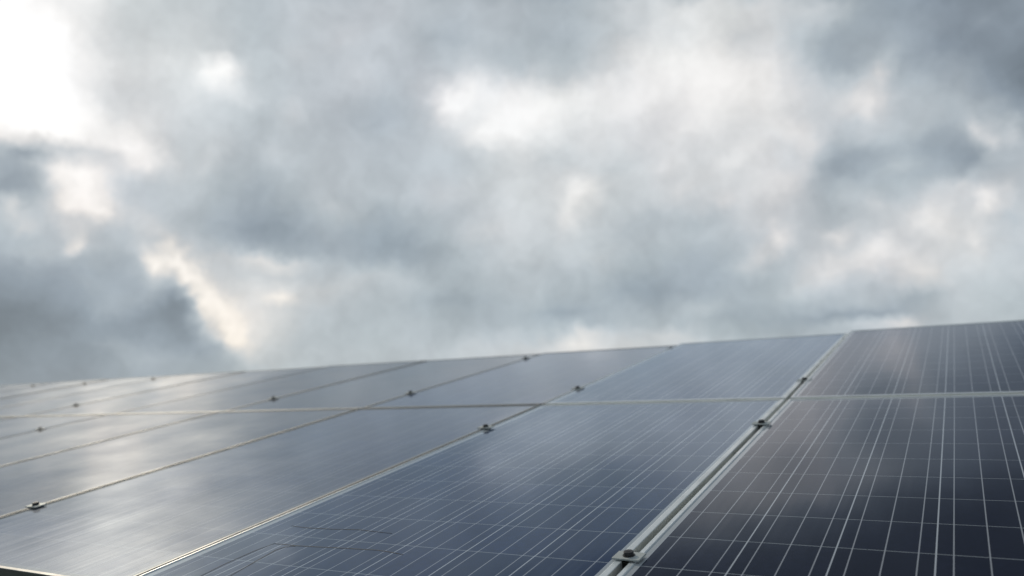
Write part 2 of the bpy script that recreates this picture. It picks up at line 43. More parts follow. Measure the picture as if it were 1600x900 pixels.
[537, 538, 539, 541, 542, 544, 546, 546, 546, 545, 537, 526, 514, 503, 495, 490, 480, 466, 450, 435, 426, 424, 424, 425, 426, 427, 427, 424, 418, 411, 403, 394, 387, 384, 387, 391, 398, 406, 410, 409, 408, 409, 409, 406, 403, 400, 398, 396, 395, 394, 393, 393, 393, 393, 395, 399, 406, 410, 406, 396, 386, 382, 384, 388, 388, 386, 383, 382, 382, 384, 394, 408, 421, 437, 462, 486, 491, 487, 483, 485, 488, 490, 491, 495, 496, 492, 483, 463, 453, 453, 454, 443, 422, 403, 395, 385, 374, 367, 364, 357, 346, 336, 326, 320, 317, 312, 307, 302, 297, 293, 291, 287, 281, 275, 268, 260, 251, 243, 236, 228, 219, 214, 209, 205, 201],
[536, 537, 539, 540, 542, 543, 545, 546, 547, 548, 542, 534, 523, 514, 506, 494, 478, 460, 444, 431, 423, 420, 418, 417, 417, 418, 419, 417, 412, 406, 398, 390, 383, 380, 383, 388, 393, 398, 402, 405, 409, 415, 421, 418, 410, 403, 401, 399, 397, 395, 392, 387, 383, 380, 379, 383, 388, 392, 392, 387, 380, 376, 377, 379, 379, 377, 374, 374, 375, 377, 388, 401, 414, 428, 448, 466, 468, 464, 463, 462, 459, 461, 469, 478, 481, 477, 465, 448, 439, 443, 448, 441, 424, 411, 408, 406, 401, 396, 386, 370, 351, 336, 324, 315, 312, 307, 299, 289, 278, 268, 261, 254, 247, 241, 236, 230, 223, 215, 212, 208, 204, 200, 197, 195, 194],
[536, 537, 538, 539, 541, 542, 543, 545, 546, 547, 543, 536, 528, 522, 517, 506, 489, 470, 453, 439, 429, 423, 418, 413, 411, 410, 410, 408, 404, 399, 392, 385, 380, 378, 381, 386, 391, 396, 401, 404, 406, 410, 415, 418, 414, 407, 404, 402, 399, 395, 390, 382, 374, 367, 363, 366, 372, 379, 384, 387, 386, 385, 382, 378, 374, 370, 368, 368, 370, 373, 383, 395, 407, 417, 424, 430, 437, 444, 450, 451, 449, 452, 461, 470, 473, 471, 466, 460, 456, 453, 451, 446, 434, 425, 421, 417, 410, 400, 386, 369, 347, 328, 312, 298, 289, 278, 266, 255, 244, 235, 230, 225, 220, 214, 212, 209, 206, 202, 199, 197, 195, 194, 193, 191, 190],
[535, 536, 537, 538, 540, 541, 542, 543, 544, 545, 546, 540, 533, 527, 521, 509, 493, 475, 459, 446, 438, 430, 422, 414, 408, 405, 404, 402, 398, 393, 387, 381, 376, 375, 379, 384, 389, 394, 398, 402, 403, 404, 406, 408, 408, 407, 405, 404, 402, 398, 394, 388, 382, 377, 374, 375, 378, 382, 385, 388, 388, 387, 385, 380, 376, 372, 371, 370, 371, 373, 382, 393, 406, 416, 424, 428, 430, 434, 442, 450, 454, 458, 462, 465, 465, 463, 460, 457, 454, 452, 450, 447, 437, 427, 413, 396, 377, 359, 341, 324, 306, 289, 274, 263, 255, 247, 238, 228, 217, 208, 206, 204, 203, 201, 200, 198, 196, 195, 194, 193, 191, 189, 188, 186, 184],
[535, 536, 537, 538, 539, 540, 541, 542, 543, 543, 544, 543, 538, 533, 527, 514, 498, 479, 464, 452, 443, 434, 424, 414, 405, 398, 395, 392, 387, 381, 376, 371, 368, 369, 373, 378, 384, 391, 396, 400, 401, 402, 404, 405, 406, 407, 408, 407, 405, 402, 398, 394, 390, 386, 384, 385, 386, 388, 389, 390, 390, 390, 388, 383, 379, 376, 373, 372, 371, 372, 379, 390, 402, 413, 423, 430, 432, 431, 434, 442, 449, 453, 456, 458, 458, 457, 450, 442, 432, 423, 412, 400, 381, 360, 341, 323, 307, 294, 283, 271, 263, 254, 244, 235, 227, 220, 213, 207, 201, 197, 194, 193, 193, 193, 193, 193, 192, 191, 189, 187, 185, 184, 182, 180, 178],
[535, 535, 536, 537, 538, 539, 540, 540, 541, 542, 542, 539, 536, 533, 529, 517, 502, 484, 469, 457, 449, 438, 426, 414, 403, 395, 390, 385, 379, 371, 364, 358, 354, 354, 355, 358, 362, 366, 371, 376, 380, 384, 388, 393, 397, 400, 403, 405, 404, 402, 400, 397, 393, 390, 388, 388, 389, 390, 390, 391, 391, 391, 389, 386, 382, 378, 375, 373, 371, 370, 376, 386, 398, 408, 417, 424, 426, 423, 418, 416, 415, 412, 407, 400, 390, 379, 367, 354, 342, 331, 319, 308, 296, 285, 279, 273, 267, 260, 253, 244, 236, 228, 221, 214, 208, 203, 198, 194, 191, 189, 189, 189, 190, 190, 189, 188, 187, 185, 183, 181, 180, 178, 177, 175, 175],
[534, 535, 535, 536, 537, 538, 538, 539, 540, 540, 539, 536, 532, 530, 524, 513, 499, 482, 469, 460, 452, 440, 426, 411, 399, 388, 383, 378, 372, 364, 357, 351, 346, 346, 346, 345, 344, 343, 342, 344, 346, 348, 351, 354, 357, 360, 363, 366, 366, 365, 364, 362, 361, 360, 359, 360, 360, 361, 361, 361, 360, 360, 358, 355, 352, 347, 344, 340, 337, 334, 336, 339, 342, 346, 348, 349, 347, 342, 335, 329, 323, 317, 311, 305, 298, 291, 287, 284, 282, 279, 276, 272, 266, 259, 253, 247, 241, 236, 232, 225, 219, 211, 205, 199, 195, 194, 193, 191, 189, 188, 187, 186, 186, 185, 184, 182, 181, 179, 178, 176, 175, 175, 175, 175, 175],
[526, 529, 532, 535, 536, 537, 537, 538, 538, 539, 536, 532, 528, 525, 519, 507, 491, 476, 463, 455, 448, 437, 423, 408, 394, 383, 377, 371, 364, 357, 349, 343, 338, 339, 340, 340, 340, 340, 340, 339, 339, 338, 338, 337, 336, 336, 335, 335, 332, 329, 327, 324, 322, 320, 320, 319, 317, 315, 313, 311, 308, 306, 305, 302, 299, 296, 292, 289, 285, 282, 282, 281, 281, 280, 280, 280, 280, 280, 278, 277, 276, 275, 274, 272, 270, 267, 264, 261, 258, 255, 252, 248, 244, 239, 234, 229, 225, 221, 217, 213, 209, 205, 200, 197, 194, 193, 191, 189, 187, 185, 184, 183, 182, 181, 179, 177, 176, 175, 175, 175, 175, 175, 175, 175, 175],
[517, 520, 524, 527, 530, 533, 535, 537, 537, 538, 533, 528, 524, 522, 514, 501, 483, 468, 456, 447, 441, 429, 416, 402, 388, 378, 373, 367, 360, 352, 344, 337, 332, 333, 335, 337, 338, 340, 341, 341, 340, 339, 337, 335, 334, 333, 332, 330, 325, 319, 314, 308, 303, 300, 297, 296, 294, 291, 288, 285, 282, 279, 278, 276, 273, 269, 266, 263, 260, 257, 257, 257, 257, 258, 258, 259, 259, 259, 258, 258, 257, 256, 255, 253, 252, 250, 247, 244, 241, 237, 235, 232, 229, 226, 224, 221, 218, 216, 214, 211, 207, 203, 199, 195, 193, 192, 190, 187, 185, 183, 181, 180, 179, 177, 176, 175, 175, 175, 175, 175, 175, 175, 175, 175, 175],
[506, 510, 514, 517, 521, 524, 527, 530, 531, 530, 527, 524, 521, 519, 510, 494, 476, 461, 448, 440, 432, 421, 408, 394, 381, 371, 367, 361, 354, 347, 339, 332, 327, 329, 331, 334, 337, 339, 341, 343, 342, 340, 338, 336, 334, 332, 331, 328, 320, 311, 302, 293, 284, 278, 274, 273, 271, 268, 266, 263, 260, 258, 257, 255, 252, 249, 246, 243, 241, 239, 239, 240, 241, 242, 243, 245, 245, 245, 244, 244, 243, 242, 241, 240, 239, 238, 236, 234, 232, 230, 229, 227, 226, 223, 220, 217, 215, 212, 210, 207, 204, 200, 197, 194, 191, 190, 188, 186, 183, 181, 179, 178, 178, 177, 176, 175, 175, 175, 175, 175, 175, 175, 175, 175, 175],
[491, 497, 503, 507, 511, 514, 517, 520, 522, 521, 519, 516, 515, 513, 504, 487, 470, 454, 441, 433, 425, 414, 400, 386, 373, 364, 360, 355, 348, 340, 332, 325, 322, 323, 325, 327, 330, 332, 334, 336, 336, 335, 334, 333, 331, 330, 329, 325, 316, 305, 293, 281, 270, 261, 255, 254, 252, 250, 248, 246, 244, 242, 241, 240, 238, 235, 233, 231, 229, 227, 227, 229, 230, 232, 234, 235, 237, 237, 237, 237, 236, 236, 235, 235, 234, 233, 231, 230, 228, 226, 224, 223, 221, 219, 216, 213, 210, 208, 206, 204, 201, 198, 195, 192, 190, 189, 187, 185, 183, 181, 179, 178, 178, 177, 176, 175, 175, 175, 175, 175, 175, 175, 175, 175, 175],
[477, 481, 486, 492, 497, 503, 507, 510, 511, 511, 509, 507, 506, 505, 493, 478, 463, 448, 436, 429, 420, 408, 393, 379, 366, 358, 354, 348, 340, 332, 324, 318, 315, 316, 317, 318, 320, 321, 323, 325, 325, 325, 324, 323, 322, 321, 320, 317, 308, 298, 286, 275, 264, 255, 249, 248, 246, 244, 242, 240, 238, 237, 236, 235, 233, 231, 229, 227, 225, 224, 224, 225, 227, 228, 230, 231, 232, 232, 232, 231, 230, 230, 229, 228, 228, 226, 225, 223, 221, 220, 218, 217, 215, 213, 211, 208, 206, 204, 202, 200, 198, 195, 193, 191, 190, 189, 187, 185, 183, 181, 179, 179, 178, 177, 176, 175, 175, 175, 175, 175, 175, 175, 175, 175, 175],
[464, 468, 473, 477, 482, 487, 492, 497, 498, 497, 496, 494, 494, 491, 481, 468, 453, 440, 429, 423, 414, 402, 388, 374, 362, 354, 349, 343, 334, 325, 318, 311, 309, 309, 309, 309, 309, 310, 310, 312, 312, 311, 311, 310, 309, 308, 308, 305, 297, 287, 277, 266, 256, 248, 243, 242, 240, 239, 237, 235, 234, 232, 231, 230, 229, 227, 225, 223, 222, 221, 221, 221, 222, 223, 224, 225, 225, 225, 224, 224, 223, 222, 222, 221, 220, 219, 218, 216, 215, 214, 213, 212, 211, 209, 207, 205, 203, 201, 200, 199, 197, 195, 193, 191, 190, 189, 187, 185, 183, 181, 180, 179, 178, 177, 176, 175, 175, 175, 175, 175, 175, 175, 175, 175, 175],
[452, 456, 460, 465, 469, 473, 477, 481, 482, 481, 480, 480, 480, 477, 468, 456, 442, 430, 421, 416, 407, 395, 381, 368, 357, 351, 346, 339, 330, 321, 313, 307, 304, 303, 302, 301, 300, 299, 299, 299, 299, 299, 298, 297, 296, 295, 295, 292, 285, 276, 266, 256, 247, 240, 236, 235, 234, 233, 231, 229, 228, 227, 226, 225, 224, 222, 221, 219, 218, 217, 217, 217, 217, 217, 218, 218, 218, 217, 217, 216, 215, 215, 214, 213, 213, 212, 211, 210, 210, 209, 209, 208, 208, 207, 205, 204, 202, 201, 200, 199, 197, 196, 194, 192, 190, 189, 188, 186, 184, 182, 180, 179, 178, 177, 176, 176, 175, 175, 175, 175, 175, 175, 175, 175, 175],
[442, 445, 449, 453, 457, 461, 465, 468, 468, 468, 467, 466, 467, 464, 455, 443, 431, 420, 412, 407, 399, 387, 374, 362, 352, 347, 342, 334, 326, 318, 310, 304, 302, 301, 299, 297, 295, 294, 292, 291, 291, 289, 288, 287, 285, 285, 284, 280, 274, 265, 256, 247, 239, 233, 230, 229, 228, 227, 225, 224, 223, 222, 221, 220, 219, 218, 216, 215, 214, 213, 213, 213, 212, 212, 212, 212, 211, 211, 210, 210, 209, 209, 209, 208, 208, 208, 208, 208, 208, 208, 208, 208, 208, 207, 205, 204, 202, 201, 200, 199, 198, 196, 194, 192, 190, 189, 188, 186, 184, 182, 180, 179, 178, 177, 177, 176, 175, 175, 175, 175, 175, 175, 175, 175, 175],
[434, 436, 439, 443, 446, 449, 453, 455, 455, 454, 453, 453, 454, 450, 441, 430, 419, 409, 403, 398, 389, 378, 366, 355, 346, 341, 336, 329, 321, 313, 306, 301, 299, 298, 296, 295, 293, 291, 290, 289, 288, 287, 285, 283, 281, 280, 279, 274, 268, 259, 250, 241, 234, 228, 225, 224, 223, 222, 221, 220, 218, 217, 217, 216, 215, 214, 213, 212, 211, 210, 210, 210, 209, 209, 209, 209, 208, 208, 208, 208, 208, 208, 208, 208, 208, 209, 209, 208, 208, 208, 208, 208, 208, 207, 206, 204, 203, 201, 200, 199, 198, 196, 194, 192, 190, 189, 188, 186, 184, 182, 180, 179, 178, 178, 177, 176, 175, 175, 175, 175, 175, 175, 175, 175, 175],
[432, 432, 432, 434, 437, 440, 443, 444, 443, 442, 441, 440, 441, 436, 428, 417, 407, 399, 393, 388, 379, 368, 357, 347, 340, 335, 330, 323, 316, 308, 302, 297, 295, 294, 293, 291, 290, 288, 287, 286, 285, 284, 282, 280, 279, 277, 276, 272, 266, 258, 249, 241, 234, 228, 225, 224, 223, 222, 221, 219, 218, 217, 217, 216, 215, 214, 213, 212, 211, 211, 211, 210, 210, 210, 210, 209, 209, 209, 209, 209, 209, 209, 209, 209, 209, 209, 209, 209, 209, 209, 208, 208, 208, 207, 206, 204, 203, 201, 200, 199, 198, 196, 194, 192, 191, 189, 188, 187, 185, 183, 181, 179, 178, 178, 177, 176, 175, 175, 175, 175, 175, 175, 175, 175, 175],
[432, 432, 432, 432, 432, 433, 435, 434, 433, 431, 429, 429, 428, 423, 415, 405, 395, 387, 382, 377, 369, 359, 349, 340, 332, 329, 324, 317, 310, 303, 297, 292, 291, 290, 289, 287, 286, 284, 283, 283, 282, 280, 279, 277, 275, 274, 273, 269, 263, 256, 248, 240, 234, 229, 226, 225, 224, 222, 221, 220, 219, 218, 217, 217, 216, 215, 214, 213, 212, 212, 211, 211, 211, 211, 210, 210, 210, 210, 210, 210, 210, 210, 210, 210, 210, 210, 210, 210, 209, 209, 209, 208, 208, 207, 206, 205, 203, 202, 200, 199, 198, 197, 195, 193, 191, 190, 189, 187, 185, 183, 181, 179, 179, 178, 177, 176, 175, 175, 175, 175, 175, 175, 175, 175, 175],
[432, 432, 432, 432, 432, 432, 432, 429, 425, 422, 420, 419, 418, 412, 403, 393, 383, 376, 372, 367, 359, 350, 340, 332, 325, 322, 317, 311, 304, 297, 291, 288, 287, 286, 285, 283, 281, 280, 279, 279, 278, 276, 275, 273, 272, 271, 270, 266, 260, 253, 246, 239, 233, 229, 226, 225, 224, 223, 222, 221, 219, 219, 218, 217, 217, 216, 215, 214, 213, 213, 212, 212, 212, 212, 212, 211, 211, 211, 211, 211, 211, 211, 211, 211, 211, 211, 211, 210, 210, 209, 209, 208, 208, 207, 206, 205, 203, 202, 200, 200, 199, 197, 195, 193, 191, 190, 189, 187, 185, 183, 181, 180, 179, 178, 177, 176, 175, 175, 175, 175, 175, 175, 175, 175, 175],
[432, 432, 432, 432, 432, 432, 431, 428, 424, 419, 415, 412, 409, 402, 393, 382, 373, 366, 363, 357, 350, 341, 332, 324, 319, 316, 310, 304, 298, 291, 286, 283, 282, 281, 280, 278, 277, 276, 275, 275, 274, 272, 271, 269, 268, 266, 266, 262, 257, 251, 244, 238, 233, 229, 227, 226, 225, 224, 223, 221, 220, 219, 219, 218, 217, 217, 216, 215, 214, 214, 213, 213, 213, 213, 213, 213, 213, 213, 213, 213, 212, 212, 212, 212, 212, 212, 212, 211, 211, 210, 209, 209, 208, 207, 206, 205, 203, 202, 201, 200, 199, 197, 195, 193, 191, 190, 189, 188, 186, 184, 182, 180, 179, 178, 177, 177, 176, 175, 175, 175, 175, 175, 175, 175, 175],
[432, 432, 432, 432, 432, 432, 431, 427, 423, 418, 414, 412, 406, 397, 385, 374, 365, 359, 355, 349, 342, 333, 324, 317, 313, 309, 304, 298, 292, 286, 281, 278, 278, 277, 275, 274, 272, 271, 271, 270, 269, 268, 266, 265, 263, 262, 261, 258, 254, 248, 243, 238, 233, 229, 228, 227, 226, 225, 223, 222, 221, 220, 220, 219, 218, 218, 217, 216, 215, 215, 215, 214, 214, 214, 214, 214, 214, 214, 214, 214, 214, 214, 213, 213, 213, 213, 212, 212, 211, 210, 210, 209, 208, 208, 206, 205, 204, 202, 201, 200, 199, 197, 196, 194, 192, 190, 189, 188, 186, 184, 182, 180, 179, 178, 178, 177, 176, 175, 175, 175, 175, 175, 175, 175, 175],
[432, 432, 432, 432, 432, 432, 430, 426, 422, 417, 414, 411, 405, 395, 383, 371, 362, 355, 350, 343, 335, 326, 318, 311, 308, 304, 299, 293, 286, 281, 276, 274, 273, 272, 271, 269, 268, 267, 266, 266, 265, 263, 262, 260, 259, 258, 257, 254, 250, 246, 241, 237, 233, 230, 228, 228, 227, 225, 224, 223, 222, 221, 221, 220, 220, 219, 218, 217, 217, 216, 216, 216, 216, 216, 216, 216, 216, 216, 216, 215, 215, 215, 215, 214, 214, 214, 213, 213, 212, 211, 210, 209, 208, 208, 207, 205, 204, 202, 201, 200, 199, 198, 196, 194, 192, 190, 189, 188, 186, 184, 182, 180, 179, 178, 178, 177, 176, 175, 175, 175, 175, 175, 175, 175, 175],
[432, 432, 432, 432, 432, 432, 429, 425, 421, 417, 413, 410, 403, 392, 381, 369, 360, 354, 349, 341, 332, 322, 314, 307, 304, 299, 294, 288, 282, 276, 272, 270, 270, 268, 267, 265, 264, 263, 262, 261, 260, 259, 257, 256, 254, 253, 252, 250, 247, 243, 240, 236, 233, 230, 229, 228, 227, 226, 225, 224, 223, 222, 222, 221, 221, 220, 219, 218, 218, 217, 217, 217, 217, 217, 217, 217, 217, 217, 217, 217, 216, 216, 216, 215, 215, 215, 214, 214, 213, 212, 210, 209, 208, 208, 207, 205, 204, 203, 201, 200, 199, 198, 196, 194, 192, 191, 189, 188, 187, 185, 183, 181, 179, 179, 178, 177, 176, 175, 175, 175, 175, 175, 175, 175, 175]]
import bpy, bmesh, math, random
from mathutils import Vector, Matrix

random.seed(7)
sc = bpy.context.scene
C = sc.collection
R = math.radians

# ---------------------------------------------------------------- array geometry
PW, PL = 0.992, 1.956            # one photovoltaic panel, portrait
PITCH = 1.012                    # column pitch (20 mm seam)
ROWGAP = 0.022                   # gap between the lower and the upper row
SLOPE = R(13.0927)
EDGE_Z = 1.0                     # height of the lower edge above the grass
UDIR = Vector((1, 0, 0))
VDIR = Vector((0, math.cos(SLOPE), math.sin(SLOPE)))
NDIR = Vector((0, -math.sin(SLOPE), math.cos(SLOPE)))
ORG = Vector((0, 0, EDGE_Z))
BASIS = Matrix((UDIR, VDIR, NDIR)).transposed()

def on_array(u, v, w=0.0):
    return ORG + UDIR * u + VDIR * v + NDIR * w

# ---------------------------------------------------------------- node helpers
class NT:
    def __init__(s, tree):
        s.t = tree; s.n = tree.nodes; s.l = tree.links
    def new(s, kind, **kw):
        n = s.n.new(kind)
        for k, v in kw.items(): setattr(n, k, v)
        return n
    def put(s, sock, val):
        if isinstance(val, bpy.types.NodeSocket): s.l.new(val, sock)
        elif val is not None: sock.default_value = val
    def math(s, op, a, b=None, c=None, clamp=False):
        n = s.new('ShaderNodeMath', operation=op, use_clamp=clamp)
        s.put(n.inputs[0], a); s.put(n.inputs[1], b); s.put(n.inputs[2], c)
        return n.outputs[0]
    def vmath(s, op, a, b=None, scale=None):
        n = s.new('ShaderNodeVectorMath', operation=op)
        s.put(n.inputs[0], a); s.put(n.inputs[1], b)
        if scale is not None: s.put(n.inputs['Scale'], scale)
        return n.outputs['Vector']
    def mix(s, f, a, b, blend='MIX'):
        n = s.new('ShaderNodeMix', data_type='RGBA', blend_type=blend, clamp_factor=True)
        s.put(n.inputs[0], f); s.put(n.inputs[6], a); s.put(n.inputs[7], b)
        return n.outputs[2]
    def rng(s, v, a, b, c=0.0, d=1.0, kind='LINEAR'):
        n = s.new('ShaderNodeMapRange', interpolation_type=kind, clamp=True)
        s.put(n.inputs[0], v); s.put(n.inputs[1], a); s.put(n.inputs[2], b)
        s.put(n.inputs[3], c); s.put(n.inputs[4], d)
        return n.outputs[0]
    def noise(s, vec, scale, detail=2.0, rough=0.5, out='Fac', dist=0.0):
        n = s.new('ShaderNodeTexNoise')
        s.put(n.inputs['Vector'], vec); n.inputs['Scale'].default_value = scale
        n.inputs['Detail'].default_value = detail; n.inputs['Roughness'].default_value = rough
        n.inputs['Distortion'].default_value = dist
        return n.outputs[out]

def material(name):
    m = bpy.data.materials.new(name); m.use_nodes = True
    nt = NT(m.node_tree)
    b = m.node_tree.nodes['Principled BSDF']
    return m, nt, b

# ---------------------------------------------------------------- materials
def mat_cells():
    """polycrystalline cells, silver busbars and white gaps under anti-reflective glass"""
    m, N, b = material('solar_cells_under_glass')
    tc = N.new('ShaderNodeTexCoord')
    sep = N.new('ShaderNodeSeparateXYZ'); N.l.new(tc.outputs['Object'], sep.inputs[0])
    x, y = sep.outputs[0], sep.outputs[1]
    info = N.new('ShaderNodeObjectInfo')
    cp = 0.1585                                     # cell pitch
    mx = (PW - 6 * cp) / 2; my = (PL - 12 * cp) / 2
    xr = N.math('DIVIDE', N.math('SUBTRACT', x, mx), cp)
    yr = N.math('DIVIDE', N.math('SUBTRACT', y, my), cp)
    xf = N.math('FRACT', xr); yf = N.math('FRACT', yr)
    def line(fr, pos, half):                        # 1 on a line of half width `half` (metres)
        d = N.math('ABSOLUTE', N.math('SUBTRACT', fr, pos))
        return N.rng(d, half / cp * 0.75, half / cp * 1.25, 1.0, 0.0)
    def either(a, c): return N.math('MAXIMUM', a, c)
    gx = either(line(xf, 0.0, .0013), line(xf, 1.0, .0013))
    gy = either(line(yf, 0.0, .0011), line(yf, 1.0, .0011))
    bus = either(either(line(xf, 1 / 6, .0011), line(xf, .5, .0011)), line(xf, 5 / 6, .0011))
    # inside the cell field, otherwise white back sheet
    inx = N.math('MULTIPLY', N.math('GREATER_THAN', xr, 0.0), N.math('LESS_THAN', xr, 6.0))
    iny = N.math('MULTIPLY', N.math('GREATER_THAN', yr, 0.0), N.math('LESS_THAN', yr, 12.0))
    inside = N.math('MULTIPLY', inx, iny)
    # crystal grains and a tone per cell
    cellid = N.new('ShaderNodeCombineXYZ')
    N.put(cellid.inputs[0], N.math('FLOOR', xr)); N.put(cellid.inputs[1], N.math('FLOOR', yr))
    N.put(cellid.inputs[2], N.math('MULTIPLY', info.outputs['Random'], 91.0))
    wn = N.new('ShaderNodeTexWhiteNoise', noise_dimensions='3D'); N.l.new(cellid.outputs[0], wn.inputs[0])
    shifted = N.vmath('ADD', tc.outputs['Object'], N.vmath('SCALE', wn.outputs['Color'], None, 3.0))
    vor = N.new('ShaderNodeTexVoronoi'); N.l.new(shifted, vor.inputs['Vector']); vor.inputs['Scale'].default_value = 75
    g1 = N.mix(N.rng(vor.outputs['Color'], .2, .8), (.55, .62, .80, 1), (1.0, 1.05, 1.15, 1))
    cell = N.mix(N.math('MULTIPLY', wn.outputs['Value'], .8), g1, (.8, .75, .72, 1))
    cell = N.mix(1.0, cell, info.outputs['Color'], 'MULTIPLY')   # each module has its own blue
    # fine contact fingers run across the busbars, too thin to see one by one
    faint = N.rng(info.outputs['Alpha'], .5, .6, 1.0, .6)  # lines faded on left columns, standing in for reflections washing them out
    bus = N.math('MULTIPLY', bus, faint); gy = N.math('MULTIPLY', gy, faint); gx = N.math('MULTIPLY', gx, faint)
    col = N.mix(N.math('MULTIPLY', gy, .62), cell, (.46, .50, .53, 1))
    col = N.mix(N.math('MULTIPLY', bus, .72), col, (.48, .50, .54, 1))
    col = N.mix(gx, col, (.50, .53, .57, 1))
    margin = N.mix(N.rng(info.outputs['Alpha'], .52, .58), (.42, .44, .45, 1), (.10, .11, .12, 1))
    col = N.mix(inside, margin, col)
    # dust film on the glass, more in places and along the lower edge
    dn = N.noise(tc.outputs['Object'], 2.3, 5, .6)
    ds = N.noise(tc.outputs['Object'], 160, 2, .6)
    low = N.rng(y, .012, .10, .35, 0.0)
    dust = N.math('ADD', N.rng(dn, .35, .8, .0, .012), N.math('MULTIPLY', low, N.rng(ds, .4, .8, .0, .5)))
    col = N.mix(dust, col, (.33, .31, .28, 1))
    rgh = N.rng(info.outputs['Alpha'], .40, .60, GLOSS, GLOSS_LEFT)
    rgh = N.math('ADD', rgh, N.rng(dn, .3, .75, -.015, .03))
    # textured, slightly wavy solar glass
    strp = N.vmath('MULTIPLY', tc.outputs['Object'], (9.0, .5, 1.0))
    hgt = N.math('ADD', N.math('MULTIPLY', N.noise(strp, 2.0, 2, .5), .00035),
                 N.math('MULTIPLY', N.noise(tc.outputs['Object'], 2.2, 2, .4), .0015))
    bp = N.new('ShaderNodeBump'); bp.inputs['Strength'].default_value = 1.0
    bp.inputs['Distance'].default_value = 1.0
    N.l.new(hgt, bp.inputs['Height'])
    # cells below, glass sheet above; blue film cast, column tints paint in reflected light
    film = N.new('ShaderNodeValToRGB'); N.l.new(info.outputs['Alpha'], film.inputs[0]); cr = film.color_ramp
    cr.elements.new(.5); cr.elements.new(.5)
    for e_, (p_, c_) in zip(cr.elements, MIRROR_CAST): e_.position = p_; e_.color = c_ + (1,)
    dif = N.new('ShaderNodeBsdfDiffuse'); N.l.new(col, dif.inputs['Color'])
    glo = N.new('ShaderNodeBsdfAnisotropic', distribution='GGX')
    N.l.new(film.outputs[0], glo.inputs['Color']); N.l.new(rgh, glo.inputs['Roughness']); N.l.new(bp.outputs[0], glo.inputs['Normal'])
    clear = N.new('ShaderNodeBsdfAnisotropic', distribution='GGX')       # clean glass between the dusty patches
    N.l.new(film.outputs[0], clear.inputs['Color']); clear.inputs['Roughness'].default_value = .055; N.l.new(bp.outputs[0], clear.inputs['Normal'])
    both = N.new('ShaderNodeMixShader')
    N.l.new(N.rng(dn, .3, .75, .25, .50), both.inputs[0]); N.l.new(clear.outputs[0], both.inputs[1]); N.l.new(glo.outputs[0], both.inputs[2])
    fr = N.new('ShaderNodeFresnel'); N.l.new(N.math('ADD', info.outputs['Alpha'], 1.0), fr.inputs['IOR'])
    ms = N.new('ShaderNodeMixShader')
    N.l.new(fr.outputs[0], ms.inputs[0]); N.l.new(dif.outputs[0], ms.inputs[1])
    N.l.new(both.outputs[0], ms.inputs[2])
    N.l.new(ms.outputs[0], m.node_tree.nodes['Material Output'].inputs['Surface'])
    m.node_tree.nodes.remove(b)
    return m

def mat_aluminium(name, col, rough, streak=.12, metal=.5):
    m, N, b = material(name)
    tc = N.new('ShaderNodeTexCoord')
    n = N.noise(N.vmath('MULTIPLY', tc.outputs['Object'], (60, 60, 60)), 1.0, 3, .6)
    d = N.noise(tc.outputs['Object'], 7.0, 4, .6)
    c = N.mix(N.rng(n, .3, .7), tuple(v * (1 - streak) for v in col) + (1,), tuple(col) + (1,))
    c = N.mix(N.rng(d, .5, .8, 0, .35), c, (.36, .35, .32, 1))
    N.l.new(c, b.inputs['Base Color'])
    b.inputs['Metallic'].default_value = metal
    N.l.new(N.rng(d, .3, .8, rough, rough + .2), b.inputs['Roughness'])
    return m

def mat_ground():
    m, N, b = material('meadow_grass')
    tc = N.new('ShaderNodeTexCoord')
    a = N.noise(tc.outputs['Object'], .35, 6, .6); f = N.noise(tc.outputs['Object'], 18, 5, .7)
    c = N.mix(N.rng(a, .35, .7), (.035, .055, .018, 1), (.085, .085, .035, 1))
    c = N.mix(N.rng(f, .4, .75, 0, .6), c, (.022, .034, .012, 1))
    N.l.new(c, b.inputs['Base Color']); b.inputs['Roughness'].default_value = .95
    b.inputs['Specular IOR Level'].default_value = .1
    bp = N.new('ShaderNodeBump'); bp.inputs['Distance'].default_value = .05
    N.l.new(f, bp.inputs['Height']); N.l.new(bp.outputs[0], b.inputs['Normal'])
    return m

GLOSS = .11
GLOSS_LEFT = .20
MIRROR_CAST = ((.36, (.90, .93, 1.0)), (.48, (.74, .87, 1.0)), (.63, (.80, .90, 1.0)), (.70, (.93, .95, .97)))
M_CELL = mat_cells()
M_FRAME = mat_aluminium('anodised_aluminium', (.92, .94, .93), .27, .06, .75)
M_DULL = mat_aluminium('dull_aluminium', (.36, .36, .35), .45, .1, .8)
M_CLAMP = mat_aluminium('clamp_aluminium', (.50, .53, .52), .55)
M_STEEL = mat_aluminium('galvanised_steel', (.42, .44, .45), .5, .3)
M_BOLT = mat_aluminium('dark_bolt_steel', (.055, .055, .058), .45, .3)
M_GROUND = mat_ground()
m_, N_, b_ = material('dark_row_line'); M_DARK_LINE = m_
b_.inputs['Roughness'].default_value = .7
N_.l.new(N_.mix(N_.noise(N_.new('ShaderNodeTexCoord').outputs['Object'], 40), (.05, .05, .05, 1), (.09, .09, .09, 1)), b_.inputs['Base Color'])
m_, N_, b_ = material('black_plastic'); M_PLASTIC = m_
b_.inputs['Roughness'].default_value = .5
N_.l.new(N_.mix(N_.noise(N_.new('ShaderNodeTexCoord').outputs['Object'], 30), (.012, .012, .013, 1), (.025, .025, .026, 1)), b_.inputs['Base Color'])

# ---------------------------------------------------------------- mesh helpers
def link(name, bm, mat, parent=None, smooth=False):
    bmesh.ops.recalc_face_normals(bm, faces=bm.faces)
    me = bpy.data.meshes.new(name); bm.to_mesh(me); bm.free()
    me.materials.append(mat)
    if smooth:
        for p in me.polygons: p.use_smooth = True
    o = bpy.data.objects.new(name, me); C.objects.link(o)
    if parent: o.parent = parent
    return o

